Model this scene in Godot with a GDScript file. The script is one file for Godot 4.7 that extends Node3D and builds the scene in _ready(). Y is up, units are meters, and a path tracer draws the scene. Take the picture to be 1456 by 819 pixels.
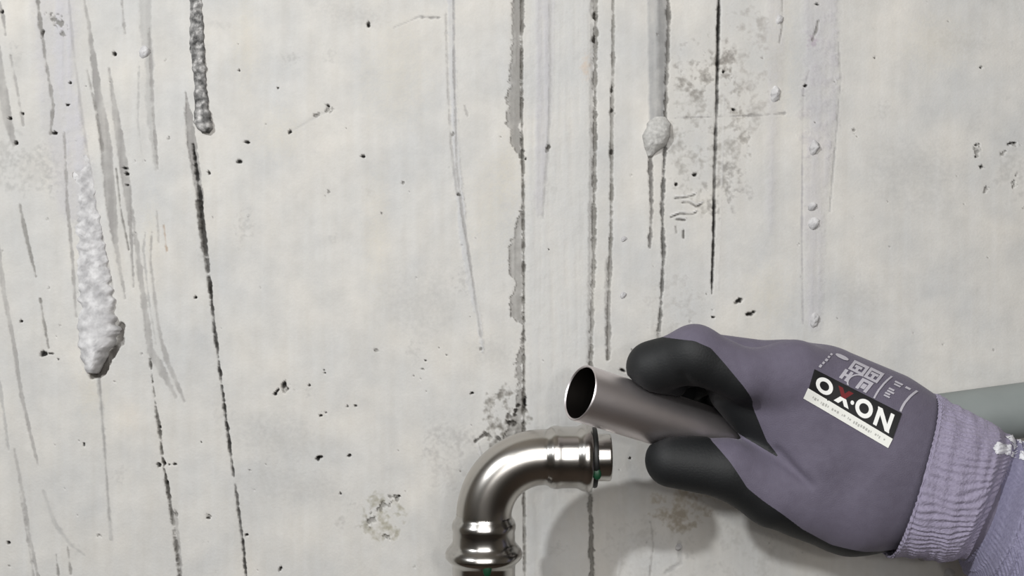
extends Node3D
# A bare concrete wall, a stainless press elbow in front of it, and a gloved hand bringing a steel pipe to the elbow.
const F := 1400.0          # focal length in pixels of a 1456 x 819 frame
const CD := 0.56           # distance of the camera from the wall
const WS := CD / F         # metres of wall per pixel

# ------------------------------------------------------------------ wall buffers (one texel per photo pixel, with a margin)
const X0 := -120
const Y0 := -100
const TW := 1696
const TH := 1020
var hh := PackedFloat32Array()      # relief in millimetres
var cr := PackedFloat32Array()
var cg := PackedFloat32Array()
var cb := PackedFloat32Array()
var mask := PackedFloat32Array()
var n_fine: PackedByteArray
var n_mid: PackedByteArray
var n_big: PackedByteArray
var n_streak: PackedByteArray
var n_pore: PackedByteArray
var rng := RandomNumberGenerator.new()
var taken := {}


func at(px: float, py: float, z: float) -> Vector3:
	var s := (CD - z) / F
	return Vector3((px - 728.0) * s, (409.5 - py) * s, z)


# ------------------------------------------------------------------ naming
func numbered(called: String) -> String:
	if not taken.has(called):
		taken[called] = 0
		return called
	taken[called] += 1
	return "%s_%03d" % [called, taken[called]]


func thing(called: String, label: String, category: String) -> Node3D:
	var o := Node3D.new()
	o.name = numbered(called)
	o.set_meta("label", label)
	o.set_meta("category", category)
	add_child(o, true)
	return o


func put(called: String, mesh: Mesh, mat: Material, parent: Node) -> MeshInstance3D:
	var o := MeshInstance3D.new()
	o.name = called
	o.mesh = mesh
	o.material_override = mat
	parent.add_child(o, true)
	return o


# ------------------------------------------------------------------ mesh helpers
func build(v: PackedVector3Array, idx: PackedInt32Array, n: PackedVector3Array, uv: PackedVector2Array = PackedVector2Array(), col: PackedColorArray = PackedColorArray()) -> ArrayMesh:
	# turn every triangle so that it faces the way its normals point (front faces run clockwise)
	for t in range(0, idx.size(), 3):
		var a := idx[t]
		var b := idx[t + 1]
		var c := idx[t + 2]
		if (v[b] - v[a]).cross(v[c] - v[a]).dot(n[a] + n[b] + n[c]) > 0.0:
			idx[t + 1] = c
			idx[t + 2] = b
	var arr := []
	arr.resize(Mesh.ARRAY_MAX)
	arr[Mesh.ARRAY_VERTEX] = v
	arr[Mesh.ARRAY_NORMAL] = n
	if uv.size():
		arr[Mesh.ARRAY_TEX_UV] = uv
	if col.size():
		arr[Mesh.ARRAY_COLOR] = col
	arr[Mesh.ARRAY_INDEX] = idx
	var m := ArrayMesh.new()
	m.add_surface_from_arrays(Mesh.PRIMITIVE_TRIANGLES, arr)
	return m


# a grid of rows x cols points; normals from its neighbours, pointing away from `inside` (one centre per row)
func grid_mesh(v: PackedVector3Array, rows: int, cols: int, closed: bool, inside: PackedVector3Array, flip := false, uv := PackedVector2Array(), col := PackedColorArray()) -> ArrayMesh:
	var n := PackedVector3Array()
	n.resize(v.size())
	for i in rows:
		for j in cols:
			var jl := (j - 1 + cols) % cols if closed else maxi(j - 1, 0)
			var jr := (j + 1) % cols if closed else mini(j + 1, cols - 1)
			var du := v[i * cols + jr] - v[i * cols + jl]
			var dv := v[mini(i + 1, rows - 1) * cols + j] - v[maxi(i - 1, 0) * cols + j]
			var q := du.cross(dv)
			var out := v[i * cols + j] - inside[i]
			if q.length_squared() < 1e-20:
				q = out
			q = q.normalized()
			if q.dot(out) < 0.0:
				q = -q
			n[i * cols + j] = -q if flip else q
	var idx := PackedInt32Array()
	var last := cols if closed else cols - 1
	for i in rows - 1:
		for j in last:
			var a := i * cols + j
			var b := i * cols + (j + 1) % cols
			idx.append_array([a, b, a + cols, b, b + cols, a + cols])
	return build(v, idx, n, uv, col)


# a tube round a path: profile of [distance along the axis, radius], axis from `base` along `dir`; sharp corners come from doubled rows
func lathe(base: Vector3, dir: Vector3, prof: Array, segs := 64) -> ArrayMesh:
	var t := dir.normalized()
	var u := t.cross(Vector3.UP if absf(t.y) < 0.9 else Vector3.RIGHT).normalized()
	var w := t.cross(u)
	var v := PackedVector3Array()
	var n := PackedVector3Array()
	var idx := PackedInt32Array()
	for k in prof.size() - 1:
		var s0: float = prof[k][0]
		var r0: float = prof[k][1]
		var s1: float = prof[k + 1][0]
		var r1: float = prof[k + 1][1]
		# smooth across gentle corners, flat across sharp ones
		var d := Vector2(s1 - s0, r1 - r0).normalized()
		var da := d
		var db := d
		if k > 0:
			var p := Vector2(s0 - float(prof[k - 1][0]), r0 - float(prof[k - 1][1])).normalized()
			if p.dot(d) > 0.6:
				da = (p + d).normalized()
		if k < prof.size() - 2:
			var q := Vector2(float(prof[k + 2][0]) - s1, float(prof[k + 2][1]) - r1).normalized()
			if q.dot(d) > 0.6:
				db = (q + d).normalized()
		var o := v.size()
		for j in segs:
			var th := TAU * j / segs
			var rad := u * cos(th) + w * sin(th)
			v.append(base + t * s0 + rad * r0)
			n.append((rad * da.x - t * da.y).normalized())
			v.append(base + t * s1 + rad * r1)
			n.append((rad * db.x - t * db.y).normalized())
		for j in segs:
			var a := o + 2 * j
			var b := o + 2 * ((j + 1) % segs)
			idx.append_array([a, b, a + 1, b, b + 1, a + 1])
	return build(v, idx, n)


# ------------------------------------------------------------------ materials
func noise(freq: float, octaves := 4, seed_ := 1, kind := FastNoiseLite.TYPE_SIMPLEX_SMOOTH) -> FastNoiseLite:
	var f := FastNoiseLite.new()
	f.noise_type = kind
	f.frequency = freq
	f.seed = seed_
	f.fractal_octaves = octaves
	f.fractal_type = FastNoiseLite.FRACTAL_FBM
	return f


func bytes_of(f: FastNoiseLite, w := TW, h := TH, seamless := false) -> PackedByteArray:
	var im := f.get_seamless_image(w, h) if seamless else f.get_image(w, h)
	if im.get_width() != TW or im.get_height() != TH:
		im.resize(TW, TH, Image.INTERPOLATE_CUBIC)
	im.convert(Image.FORMAT_L8)
	return im.get_data()


func noise_texture(freq: float, lo: Color, hi: Color, seed_ := 3, side := 256, octaves := 4) -> ImageTexture:
	var g := noise(freq, octaves, seed_).get_seamless_image(side, side)
	g.convert(Image.FORMAT_L8)
	var d := g.get_data()
	var o := PackedByteArray()
	o.resize(side * side * 3)
	for i in side * side:
		var c := lo.lerp(hi, d[i] / 255.0)
		o[3 * i] = int(c.r * 255.0)
		o[3 * i + 1] = int(c.g * 255.0)
		o[3 * i + 2] = int(c.b * 255.0)
	var im := Image.create_from_data(side, side, false, Image.FORMAT_RGB8, o)
	im.generate_mipmaps()
	return ImageTexture.create_from_image(im)


func noise_normal(freq: float, strength: float, seed_ := 5, side := 256, octaves := 4) -> ImageTexture:
	var g := noise(freq, octaves, seed_).get_seamless_image(side, side)
	g.convert(Image.FORMAT_RGBA8)
	g.bump_map_to_normal_map(strength)
	return ImageTexture.create_from_image(g)


func plain(c: Color, rough: float, metal := 0.0) -> StandardMaterial3D:
	var m := StandardMaterial3D.new()
	m.albedo_color = c
	m.roughness = rough
	m.metallic = metal
	return m


func tri(m: StandardMaterial3D, tex: Texture2D, nrm: Texture2D, per_metre: float, depth := 1.0) -> StandardMaterial3D:
	m.uv1_triplanar = true
	m.uv1_scale = Vector3.ONE * per_metre
	if tex:
		m.albedo_texture = tex
	if nrm:
		m.normal_enabled = true
		m.normal_texture = nrm
		m.normal_scale = depth
	return m


# ------------------------------------------------------------------ marks in the wall
func _apply(bx0: int, by0: int, bx1: int, by1: int, depth: float, c: Color, alpha: float) -> void:
	for y in range(by0, by1 + 1):
		var o := y * TW
		for x in range(bx0, bx1 + 1):
			var m := mask[o + x]
			if m > 0.0:
				var i := o + x
				var a := m * alpha
				hh[i] += depth * m
				cr[i] += (c.r - cr[i]) * a
				cg[i] += (c.g - cg[i]) * a
				cb[i] += (c.b - cb[i]) * a
				mask[i] = 0.0


func n_streak2(i: int) -> float:
	return (n_mid[i] * 0.7 + n_fine[i] * 0.3) / 255.0


# a streak, crack or seam along points [x, y, half width]; depth in mm (negative goes in), jag = ragged edge in px, gaps 0..1 breaks it up
func stroke(pts: Array, depth: float, c: Color, alpha: float, jag := 1.5, gaps := 0.0, soft := 1.0) -> void:
	var bx0 := TW
	var by0 := TH
	var bx1 := 0
	var by1 := 0
	for k in pts.size() - 1:
		var ax: float = pts[k][0] - X0
		var ay: float = pts[k][1] - Y0
		var aw: float = pts[k][2]
		var dx: float = pts[k + 1][0] - X0 - ax
		var dy: float = pts[k + 1][1] - Y0 - ay
		var dw: float = pts[k + 1][2] - aw
		var reach := maxf(aw, aw + dw) + jag + soft + 1.0
		var x0 := clampi(int(minf(ax, ax + dx) - reach), 0, TW - 1)
		var x1 := clampi(int(maxf(ax, ax + dx) + reach), 0, TW - 1)
		var y0 := clampi(int(minf(ay, ay + dy) - reach), 0, TH - 1)
		var y1 := clampi(int(maxf(ay, ay + dy) + reach), 0, TH - 1)
		bx0 = mini(bx0, x0)
		bx1 = maxi(bx1, x1)
		by0 = mini(by0, y0)
		by1 = maxi(by1, y1)
		var l2 := maxf(dx * dx + dy * dy, 1e-6)
		for y in range(y0, y1 + 1):
			# only walk the columns near the segment at this row
			var xa := x0
			var xb := x1
			if absf(dy) > 1.0:
				var tc := clampf((y - ay) / dy, -0.2, 1.2)
				var slope := reach * (1.0 + absf(dx / dy))
				xa = maxi(x0, int(ax + dx * tc - slope))
				xb = mini(x1, int(ax + dx * tc + slope) + 1)
			for x in range(xa, xb + 1):
				var t := clampf(((x - ax) * dx + (y - ay) * dy) / l2, 0.0, 1.0)
				var ex := x - ax - dx * t
				var ey := y - ay - dy * t
				var i := y * TW + x
				var w := aw + dw * t + ((n_mid[i] - 128) * 0.55 + (n_fine[i] - 128) * 0.45) * jag / 75.0
				var m := clampf((w - sqrt(ex * ex + ey * ey)) / (soft + 0.8) + 0.5, 0.0, 1.0)
				if m > 0.0:
					m *= clampf(0.82 + (n_mid[i] - 128) / 420.0 + (n_streak[i] - 128) / 300.0 - maxf(0.0, gaps - n_streak2(i)) * 3.0, 0.0, 1.0)
				if m > mask[i]:
					mask[i] = m
	_apply(bx0, by0, bx1, by1, depth, c, alpha)


# a hole or stain: an uneven blot with radii rx, ry, turned by deg
func blot(px: float, py: float, rx: float, ry: float, deg: float, depth: float, c: Color, alpha: float, jag := 0.35, soft := 0.5) -> void:
	var cx := px - X0
	var cy := py - Y0
	var rr := maxf(rx, ry) * (1.3 + jag + soft) + 2.0
	var x0 := clampi(int(cx - rr), 0, TW - 1)
	var x1 := clampi(int(cx + rr), 0, TW - 1)
	var y0 := clampi(int(cy - rr), 0, TH - 1)
	var y1 := clampi(int(cy + rr), 0, TH - 1)
	var co := cos(deg_to_rad(deg))
	var si := sin(deg_to_rad(deg))
	for y in range(y0, y1 + 1):
		for x in range(x0, x1 + 1):
			var u := ((x - cx) * co + (y - cy) * si) / rx
			var v := (-(x - cx) * si + (y - cy) * co) / ry
			var i := y * TW + x
			var m := clampf((1.0 - sqrt(u * u + v * v) + (n_fine[i] - 128) * jag / 64.0) / soft, 0.0, 1.0)
			mask[i] = m
	_apply(x0, y0, x1, y1, depth, c, alpha)


# a mottled patch: the noise decides where the stain takes
func mottle(px: float, py: float, rx: float, ry: float, c: Color, alpha: float, level: float, depth := 0.0, sharp := 4.5) -> void:
	var x0 := clampi(int(px - X0 - rx), 0, TW - 1)
	var x1 := clampi(int(px - X0 + rx), 0, TW - 1)
	var y0 := clampi(int(py - Y0 - ry), 0, TH - 1)
	var y1 := clampi(int(py - Y0 + ry), 0, TH - 1)
	for y in range(y0, y1 + 1):
		for x in range(x0, x1 + 1):
			var u := (x + X0 - px) / rx
			var v := (y + Y0 - py) / ry
			var e := 1.0 - u * u - v * v
			if e > 0.0:
				var i := y * TW + x
				mask[i] = clampf(((n_mid[i] * 0.45 + n_fine[i] * 0.30 + n_pore[i] * 0.25) / 255.0 - level - (1.0 - minf(1.0, e * 2.0)) * 0.3) * sharp, 0.0, 1.0)
	_apply(x0, y0, x1, y1, depth, c, alpha)


func prepare_wall() -> void:
	n_fine = bytes_of(noise(0.11, 3, 11))
	n_mid = bytes_of(noise(0.035, 4, 12))
	n_big = bytes_of(noise(0.006, 3, 13))
	n_streak = bytes_of(noise(0.055, 4, 14), TW, 60)
	n_pore = bytes_of(noise(0.012, 4, 15))
	var total := TW * TH
	hh.resize(total)
	cr.resize(total)
	cg.resize(total)
	cb.resize(total)
	mask.resize(total)
	for i in total:
		var f := (n_fine[i] - 128) / 255.0
		var m := (n_mid[i] - 128) / 255.0
		var b := (n_big[i] - 128) / 255.0
		var s := (n_streak[i] - 128) / 255.0
		var p := (n_pore[i] - 128) / 255.0
		var l := 0.790 + f * 0.012 + m * 0.026 + b * 0.042 + s * 0.022 + p * 0.046
		var warm := b * 0.022 + p * 0.008 - s * 0.006
		cr[i] = l + 0.004 + warm * 0.6
		cg[i] = l - 0.004
		cb[i] = l - 0.020 - warm * 0.9
		hh[i] = m * 0.07 + f * 0.015 + p * 0.25


func mark_wall() -> void:
	var grey := Color(0.58, 0.57, 0.56)
	var pale := Color(0.68, 0.675, 0.665)
	var mid := Color(0.48, 0.47, 0.455)
	var dark := Color(0.25, 0.24, 0.225)
	var black := Color(0.10, 0.095, 0.09)
	var lilac := Color(0.70, 0.69, 0.715)
	var white := Color(0.81, 0.805, 0.80)
	# --- colour fields: a cooler strip between the seams, warm and rusty blushes, mottled stains and patches
	stroke([[794, -100, 44], [796, 420, 46], [792, 920, 44]], 0.5, Color(0.77, 0.77, 0.765), 0.55, 2.0, 0.0, 6.0)
	for p in [[350, 60, 26, 90], [395, 190, 40, 50], [560, 110, 60, 90], [535, 330, 22, 110], [725, 240, 30, 60], [215, 330, 16, 70], [700, 300, 40, 90], [1095, 420, 40, 60], [1110, 90, 26, 120], [1330, 60, 60, 50]]:
		blot(p[0], p[1], p[2], p[3], 0, 0, Color(0.81, 0.775, 0.70), 0.30, 0.2, 1.2)
	blot(833, 95, 9, 22, 5, 0, Color(0.80, 0.66, 0.54), 0.35, 0.3, 1.2)
	blot(130, 560, 30, 50, 0, 0, Color(0.80, 0.765, 0.69), 0.3, 0.2, 1.2)
	blot(185, 590, 20, 40, 0, 0, Color(0.80, 0.75, 0.69), 0.25, 0.2, 1.2)
	blot(1155, 60, 8, 10, 20, 0, Color(0.60, 0.52, 0.58), 0.5, 0.5, 0.7)
	for p in [[500, 20, 60, 20], [640, 620, 50, 40], [395, 620, 70, 40], [420, 690, 90, 30], [60, 240, 60, 40], [310, 35, 22, 7], [700, 500, 40, 26], [600, 430, 60, 60], [1300, 250, 80, 60], [1220, 420, 40, 30], [1370, 60, 50, 20]]:
		blot(p[0], p[1], p[2], p[3], 8, 0, Color(0.67, 0.665, 0.655), 0.32, 0.35, 1.0)
	mottle(1005, 190, 75, 150, Color(0.50, 0.485, 0.46), 0.46, 0.47, -0.25)
	mottle(1000, 90, 60, 60, Color(0.45, 0.43, 0.41), 0.40, 0.49, -0.25)
	mottle(1062, 100, 45, 130, Color(0.55, 0.53, 0.51), 0.43, 0.46, -0.2)
	mottle(1035, 270, 50, 50, Color(0.53, 0.52, 0.51), 0.43, 0.48, -0.2)
	mottle(960, 440, 60, 60, Color(0.60, 0.585, 0.57), 0.31, 0.46, -0.2)
	mottle(1165, 120, 40, 150, Color(0.66, 0.64, 0.66), 0.31, 0.44, 0.2)
	mottle(545, 735, 42, 48, Color(0.50, 0.48, 0.40), 0.53, 0.44, -0.2)
	mottle(505, 735, 40, 30, Color(0.58, 0.57, 0.55), 0.37, 0.49, 0.0)
	mottle(720, 600, 45, 60, Color(0.45, 0.435, 0.41), 0.85, 0.46, -0.6)
	mottle(640, 650, 60, 60, Color(0.60, 0.59, 0.58), 0.31, 0.46, -0.1)
	mottle(30, 230, 60, 60, Color(0.58, 0.575, 0.565), 0.31, 0.46, 0.0)
	mottle(1440, 240, 40, 60, Color(0.58, 0.575, 0.565), 0.31, 0.49, 0.0)
	mottle(1000, 780, 200, 70, Color(0.62, 0.61, 0.59), 0.31, 0.49, 0.0)
	mottle(970, 715, 60, 50, Color(0.50, 0.43, 0.33), 0.37, 0.44, -0.2)  # brown mottled patch below and right of the elbow end
	# --- pale laitance bands on both sides
	stroke([[75, -100, 34], [82, 120, 30], [108, 290, 26]], 0.4, lilac, 0.35, 5.0, 0.0, 16.0)
	stroke([[1165, -100, 26], [1168, 160, 22], [1157, 300, 15], [1157, 460, 10]], 0.5, lilac, 0.38, 3.0, 0.0, 9.0)
	stroke([[1105, -100, 12], [1103, 60, 11], [1099, 165, 8], [1096, 330, 5]], 0.3, lilac, 0.30, 3.0, 0.0, 8.0)
	stroke([[776, -100, 13], [774, 100, 12], [771, 205, 9], [766, 300, 6]], 0.3, lilac, 0.45, 2.0, 0.0, 5.0)
	stroke([[783, -100, 2], [783, 110, 2], [780, 205, 2], [772, 310, 1]], -0.4, pale, 0.6, 1.5, 0.3, 1.5)
	blot(779, 211, 4, 6, 30, -1.2, dark, 0.75)
	stroke([[95, -40, 1.2], [106, 80, 1.4], [118, 170, 1.6], [128, 240, 1.6], [137, 300, 1.4], [150, 360, 1.2], [160, 410, 1.0]], -0.4, grey, 0.55, 1.2, 0.3, 1.5)
	stroke([[82, -60, 12], [96, 120, 12], [112, 230, 14]], 0.3, Color(0.76, 0.755, 0.775), 0.6, 4.0, 0.0, 8.0)
	# --- left: smears and thin streaks
	stroke([[-6, 60, 5], [3, 120, 6], [10, 170, 7], [20, 205, 3]], -0.4, grey, 0.8, 1.5, 0.0, 1.5)
	stroke([[-2, 0, 1.2], [4, 22, 2], [8, 50, 1]], -0.6, grey, 0.8)
	stroke([[15, 80, 1], [25, 130, 1.6], [33, 178, 1.6]], -0.6, grey, 0.7, 1.2, 0.45)
	stroke([[50, -40, 1.5], [57, 30, 2.4], [66, 90, 1.8], [76, 150, 2.2], [72, 190, 2]], -0.7, mid, 0.75, 1.6, 0.3)
	blot(60, 46, 3, 7, 10, -1.4, dark, 0.8)
	blot(82, 30, 7, 14, -50, -0.8, mid, 0.75, 0.6)
	blot(90, 48, 4, 4, 0, -1.0, mid, 0.7)
	stroke([[92, 190, 1.5], [96, 290, 2], [104, 380, 1.8], [108, 450, 1.4]], -0.5, grey, 0.7, 1.5, 0.3)
	stroke([[118, -10, 1.2], [127, 40, 2.4], [140, 140, 6], [150, 200, 8], [157, 280, 8], [165, 350, 4], [178, 424, 1.2]], -0.5, grey, 0.85, 1.6, 0.0, 1.2)
	stroke([[124, 100, 0.8], [135, 150, 1.6], [146, 215, 1.6]], -0.6, mid, 0.5, 1.0, 0.4)
	stroke([[155, 98, 0.8], [164, 160, 4.5], [172, 210, 6], [181, 270, 5.5], [186, 330, 2], [190, 408, 1.2]], -0.5, grey, 0.85, 1.4, 0.0, 1.2)
	stroke([[165, 240, 1], [172, 300, 1], [183, 355, 1.2]], -0.6, dark, 0.6, 1.0, 0.35)
	stroke([[172, -20, 0.8], [176, 35, 1.5], [178, 48, 0.8]], -0.6, grey, 0.75)
	stroke([[205, -60, 9], [208, 60, 8], [213, 90, 6], [213, 160, 5], [222, 240, 2]], -0.3, pale, 0.75, 2.5, 0.0, 2.0)
	stroke([[212, 40, 1.6], [215, 110, 2.2], [218, 165, 2], [224, 240, 1.2]], -0.5, grey, 0.7, 1.2, 0.3)
	stroke([[198, 95, 1], [196, 170, 1.2], [203, 230, 1]], -0.3, pale, 0.7)
	stroke([[188, 300, 2], [198, 380, 3.5], [208, 450, 4], [214, 500, 5], [232, 530, 6], [250, 565, 2]], -0.4, grey, 0.65, 2.0, 0.15, 1.5)
	stroke([[216, 330, 1.2], [214, 370, 1.6], [222, 440, 1.8], [228, 480, 2.2], [240, 520, 3.5], [262, 570, 2]], -0.4, grey, 0.65, 1.5, 0.15, 1.5)
	stroke([[207, 330, 1], [204, 355, 1.2], [212, 430, 1.2], [222, 490, 1]], -0.3, pale, 0.8)
	stroke([[223, 300, 0.8], [226, 345, 1.2]], -0.4, grey, 0.6)
	stroke([[233, 320, 0.8], [237, 358, 1.2]], -0.4, Color(0.62, 0.52, 0.44), 0.6)
	stroke([[-6, 330, 3], [6, 420, 3.4], [18, 480, 2.6], [30, 560, 2.6], [44, 620, 2], [54, 662, 1.2]], -0.5, grey, 0.7, 1.2, 0.15)
	stroke([[-4, 530, 2], [6, 590, 2], [12, 640, 1]], -0.4, pale, 0.8)
	stroke([[28, 292, 1], [36, 330, 3], [44, 365, 1.6], [51, 393, 1.2]], -0.6, mid, 0.7, 1.4, 0.2)
	stroke([[57, 425, 0.8], [63, 462, 1.6], [69, 495, 1.4]], -0.7, mid, 0.8)
	stroke([[139, 530, 2], [144, 575, 3], [147, 620, 2.2], [152, 690, 2], [158, 765, 2.6]], 0.35, pale, 0.75, 1.6, 0.0, 1.5)
	stroke([[141, 528, 1], [146, 600, 1.2], [152, 680, 1.2], [156, 740, 1]], -0.4, grey, 0.7, 1.0, 0.2)
	stroke([[20, 640, 2], [33, 705, 2.4], [42, 765, 2.2], [56, 830, 2.2]], -0.4, grey, 0.65, 1.5, 0.2)
	stroke([[28, 700, 1], [40, 770, 1.2], [50, 830, 1.2]], -0.4, grey, 0.6)
	stroke([[62, 700, 2], [78, 745, 3], [100, 775, 2], [120, 790, 1]], -0.2, pale, 0.75, 1.5, 0.0, 2.0)
	stroke([[96, 778, 1], [101, 815, 1.5]], -0.5, mid, 0.75)
	stroke([[80, 790, 1], [84, 830, 1.5]], -0.5, mid, 0.7)
	stroke([[172, 462, 3], [171, 488, 5], [160, 503, 5], [152, 514, 5], [146, 528, 5], [132, 534, 4]], -2.0, Color(0.30, 0.285, 0.27), 0.85, 2.0, 0.0, 1.5)  # dark sunken band along the lower edge of the thick mortar run
	# --- left: the long dark crack and the dashed one
	stroke([[264, 132, 0.6], [268, 165, 5], [273, 205, 6.5], [279, 245, 6], [285, 290, 4.5]], -0.9, grey, 0.9, 1.6, 0.0, 1.0)
	stroke([[274, 205, 1.0], [279, 245, 2.2], [285, 290, 2.6], [290, 335, 3.2], [295, 375, 2.2], [302, 440, 1.5], [309, 500, 1.4], [318, 570, 1.3], [328, 645, 1.3], [337, 710, 1.3], [345, 770, 1.1], [352, 840, 1.1]], -2.0, black, 0.9, 1.6, 0.38)
	stroke([[281, 285, 2.5], [287, 335, 3.5], [294, 385, 2], [302, 440, 1.2]], -0.8, dark, 0.6, 2.0, 0.3)
	stroke([[213, 510, 0.8], [219, 560, 1.0], [226, 610, 1.4], [233, 665, 1.6], [239, 700, 1.8], [246, 745, 2.4], [256, 825, 2.6]], -1.6, dark, 0.85, 1.6, 0.42)
	stroke([[248, 728, 3.0], [253, 770, 2.6], [258, 830, 2.4]], -0.5, grey, 0.7, 1.5, 0.2)
	# --- middle: a raised wavy run, the scabbed seam, the ragged seams
	stroke([[640, -100, 5], [643, 100, 5], [647, 200, 4], [652, 260, 6], [658, 330, 5], [668, 400, 5], [680, 450, 4], [686, 500, 2]], 0.5, Color(0.76, 0.76, 0.765), 0.8, 2.5, 0.0, 2.0)
	stroke([[645, -100, 1], [646, 100, 1.5], [648, 160, 1], [650, 240, 1.6], [657, 300, 1.5], [666, 355, 1.8], [674, 410, 1.5], [684, 480, 1.4]], -0.6, grey, 0.6, 1.2, 0.3)
	stroke([[634, 20, 1], [637, 120, 1.4], [641, 200, 1.4], [650, 275, 1.8]], -0.5, grey, 0.5, 1.2, 0.35)
	stroke([[661, 150, 0.8], [665, 165, 1]], -0.4, grey, 0.5)
	blot(644, 191, 2, 4, 20, -1.0, mid, 0.7)
	blot(652, 277, 3, 2, 20, -1.0, dark, 0.7)
	blot(684, 497, 3, 3, 0, -1.0, mid, 0.8)
	var scab := Color(0.57, 0.56, 0.545)
	stroke([[739, -100, 7], [736, 30, 9], [734, 50, 7], [734, 95, 8], [732, 140, 10], [731, 175, 9], [734, 205, 7], [741, 222, 2]], -1.3, scab, 0.9, 4.0, 0.0, 0.8)
	stroke([[743, 290, 1], [738, 330, 6], [733, 355, 11], [734, 385, 10], [740, 402, 4], [734, 425, 9], [736, 445, 8], [743, 460, 2]], -1.3, scab, 0.9, 4.0, 0.0, 0.8)
	stroke([[745, 470, 2], [738, 520, 4], [741, 560, 6], [738, 590, 8], [730, 625, 12]], -1.0, scab, 0.8, 4.5, 0.2, 1.0)
	stroke([[742, -100, 1.4], [742, 180, 1.2], [744, 260, 1.6], [745, 420, 1.2], [745, 560, 1.8], [745, 640, 1.4], [747, 900, 1.4]], -1.8, Color(0.42, 0.41, 0.39), 0.85, 1.2, 0.25)
	blot(746, 572, 2.5, 9, 0, -2.5, black, 0.85)
	blot(737, 577, 5, 3, -30, -2.0, dark, 0.8)
	blot(733, 585, 3, 7, 10, -2.0, dark, 0.8)
	blot(724, 592, 4, 5, 20, -1.5, mid, 0.8)
	blot(728, 602, 8, 4, 10, -1.5, dark, 0.7)
	stroke([[676, 628, 1.5], [690, 617, 2.5], [700, 622, 1.2]], -1.4, dark, 0.8)
	stroke([[679, 630, 1.5], [684, 650, 1.8]], 0.8, white, 0.8)
	stroke([[706, 622, 2], [712, 626, 2]], -1.4, dark, 0.8)
	stroke([[847, -100, 2.4], [847, 60, 2.6], [846, 200, 2.4], [844, 380, 2.2], [841, 500, 2.6], [839, 700, 3.0], [842, 830, 3.2]], -2.0, Color(0.42, 0.41, 0.39), 0.85, 2.2, 0.25)
	stroke([[843, -100, 2.5], [842, 200, 3], [839, 420, 3], [837, 520, 2]], -0.5, grey, 0.5, 2.0, 0.25, 2.0)
	stroke([[872, -100, 1.0], [872, 100, 1.8], [870, 160, 2.2], [870, 260, 2.0], [869, 340, 2.2], [866, 420, 1.8], [865, 510, 2.4]], -1.5, Color(0.44, 0.43, 0.41), 0.8, 1.5, 0.3)
	stroke([[866, 370, 4], [864, 440, 3.5], [865, 500, 4]], -0.5, grey, 0.5, 2.0, 0.2, 2.0)
	for p in [[870, 126, 2, 5], [870, 157, 2.5, 4], [869, 215, 2.5, 4], [846, 22, 3, 7], [845, 55, 3, 6]]:
		blot(p[0], p[1], p[2], p[3], 0, -2.0, dark, 0.85)
	stroke([[935, -100, 15], [936, 60, 15], [935, 130, 13], [934, 180, 10]], 0.25, Color(0.62, 0.62, 0.62), 0.85, 1.0, 0.0, 3.0)
	stroke([[942, -100, 7], [943, 60, 7], [941, 130, 5], [939, 175, 4]], -0.2, Color(0.50, 0.495, 0.49), 0.65, 1.5, 0.0, 4.0)
	# --- right: trails below the lump, the fine crack, scratches
	stroke([[949, -100, 2.4], [951, 40, 2.6], [948, 120, 2.2], [946, 175, 1.8]], -1.4, Color(0.40, 0.39, 0.375), 0.85, 1.8, 0.15)
	stroke([[924, 205, 2.6], [926, 270, 2.6], [927, 300, 2.0], [924, 352, 1.6]], -1.2, Color(0.36, 0.35, 0.34), 0.8, 1.8, 0.3)
	stroke([[946, 205, 2.2], [942, 290, 2.2], [944, 370, 2.0], [940, 430, 1.8], [938, 470, 2.2]], -1.6, Color(0.36, 0.355, 0.345), 0.85, 1.8, 0.25)
	stroke([[938, 475, 2.0], [935, 560, 2.0]], -1.0, grey, 0.6)
	stroke([[1025, -100, 1.5], [1022, 20, 2.0], [1019, 160, 1.8], [1016, 250, 1.8], [1015, 340, 1.5], [1012, 418, 0.9]], -2.4, black, 0.88, 0.8, 0.0)
	stroke([[1030, 130, 1], [1024, 330, 1], [1020, 420, 0.8]], 0.2, white, 0.5)
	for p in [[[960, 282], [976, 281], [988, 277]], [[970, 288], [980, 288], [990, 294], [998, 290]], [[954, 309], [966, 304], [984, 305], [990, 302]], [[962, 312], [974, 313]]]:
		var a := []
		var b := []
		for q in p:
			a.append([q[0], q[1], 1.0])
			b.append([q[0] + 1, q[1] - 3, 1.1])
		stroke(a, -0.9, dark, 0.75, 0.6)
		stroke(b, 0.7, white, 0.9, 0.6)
	stroke([[961, 322, 1], [962, 331, 1]], -0.8, mid, 0.8, 0.4)
	stroke([[972, 328, 1], [972, 338, 1.2]], -1.0, dark, 0.8, 0.4)
	stroke([[960, 168, 0.8], [1085, 164, 1.0], [1116, 161, 1.8]], -0.6, grey, 0.7, 1.2, 0.35)
	stroke([[1112, 0, 1.0], [1112, 40, 1.6], [1108, 60, 1.0]], -0.6, mid, 0.6)
	stroke([[1163, 30, 1.4], [1160, 45, 1.4], [1155, 58, 1.6]], -0.8, mid, 0.75)
	stroke([[1150, 100, 1], [1142, 130, 1], [1140, 330, 1.2], [1142, 460, 1]], -0.3, Color(0.60, 0.59, 0.60), 0.6, 1.0, 0.3)
	stroke([[1192, 60, 1], [1196, 110, 1], [1180, 300, 1]], -0.3, pale, 0.7, 1.0, 0.3)
	stroke([[412, 188, 1], [435, 175, 2], [463, 158, 1]], -0.3, pale, 0.5, 1.5, 0.2, 2.0)
	stroke([[560, 40, 1.4], [596, 24, 1.2], [624, 25, 1.4]], -0.5, pale, 0.7, 1.0, 0.3)
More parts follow.
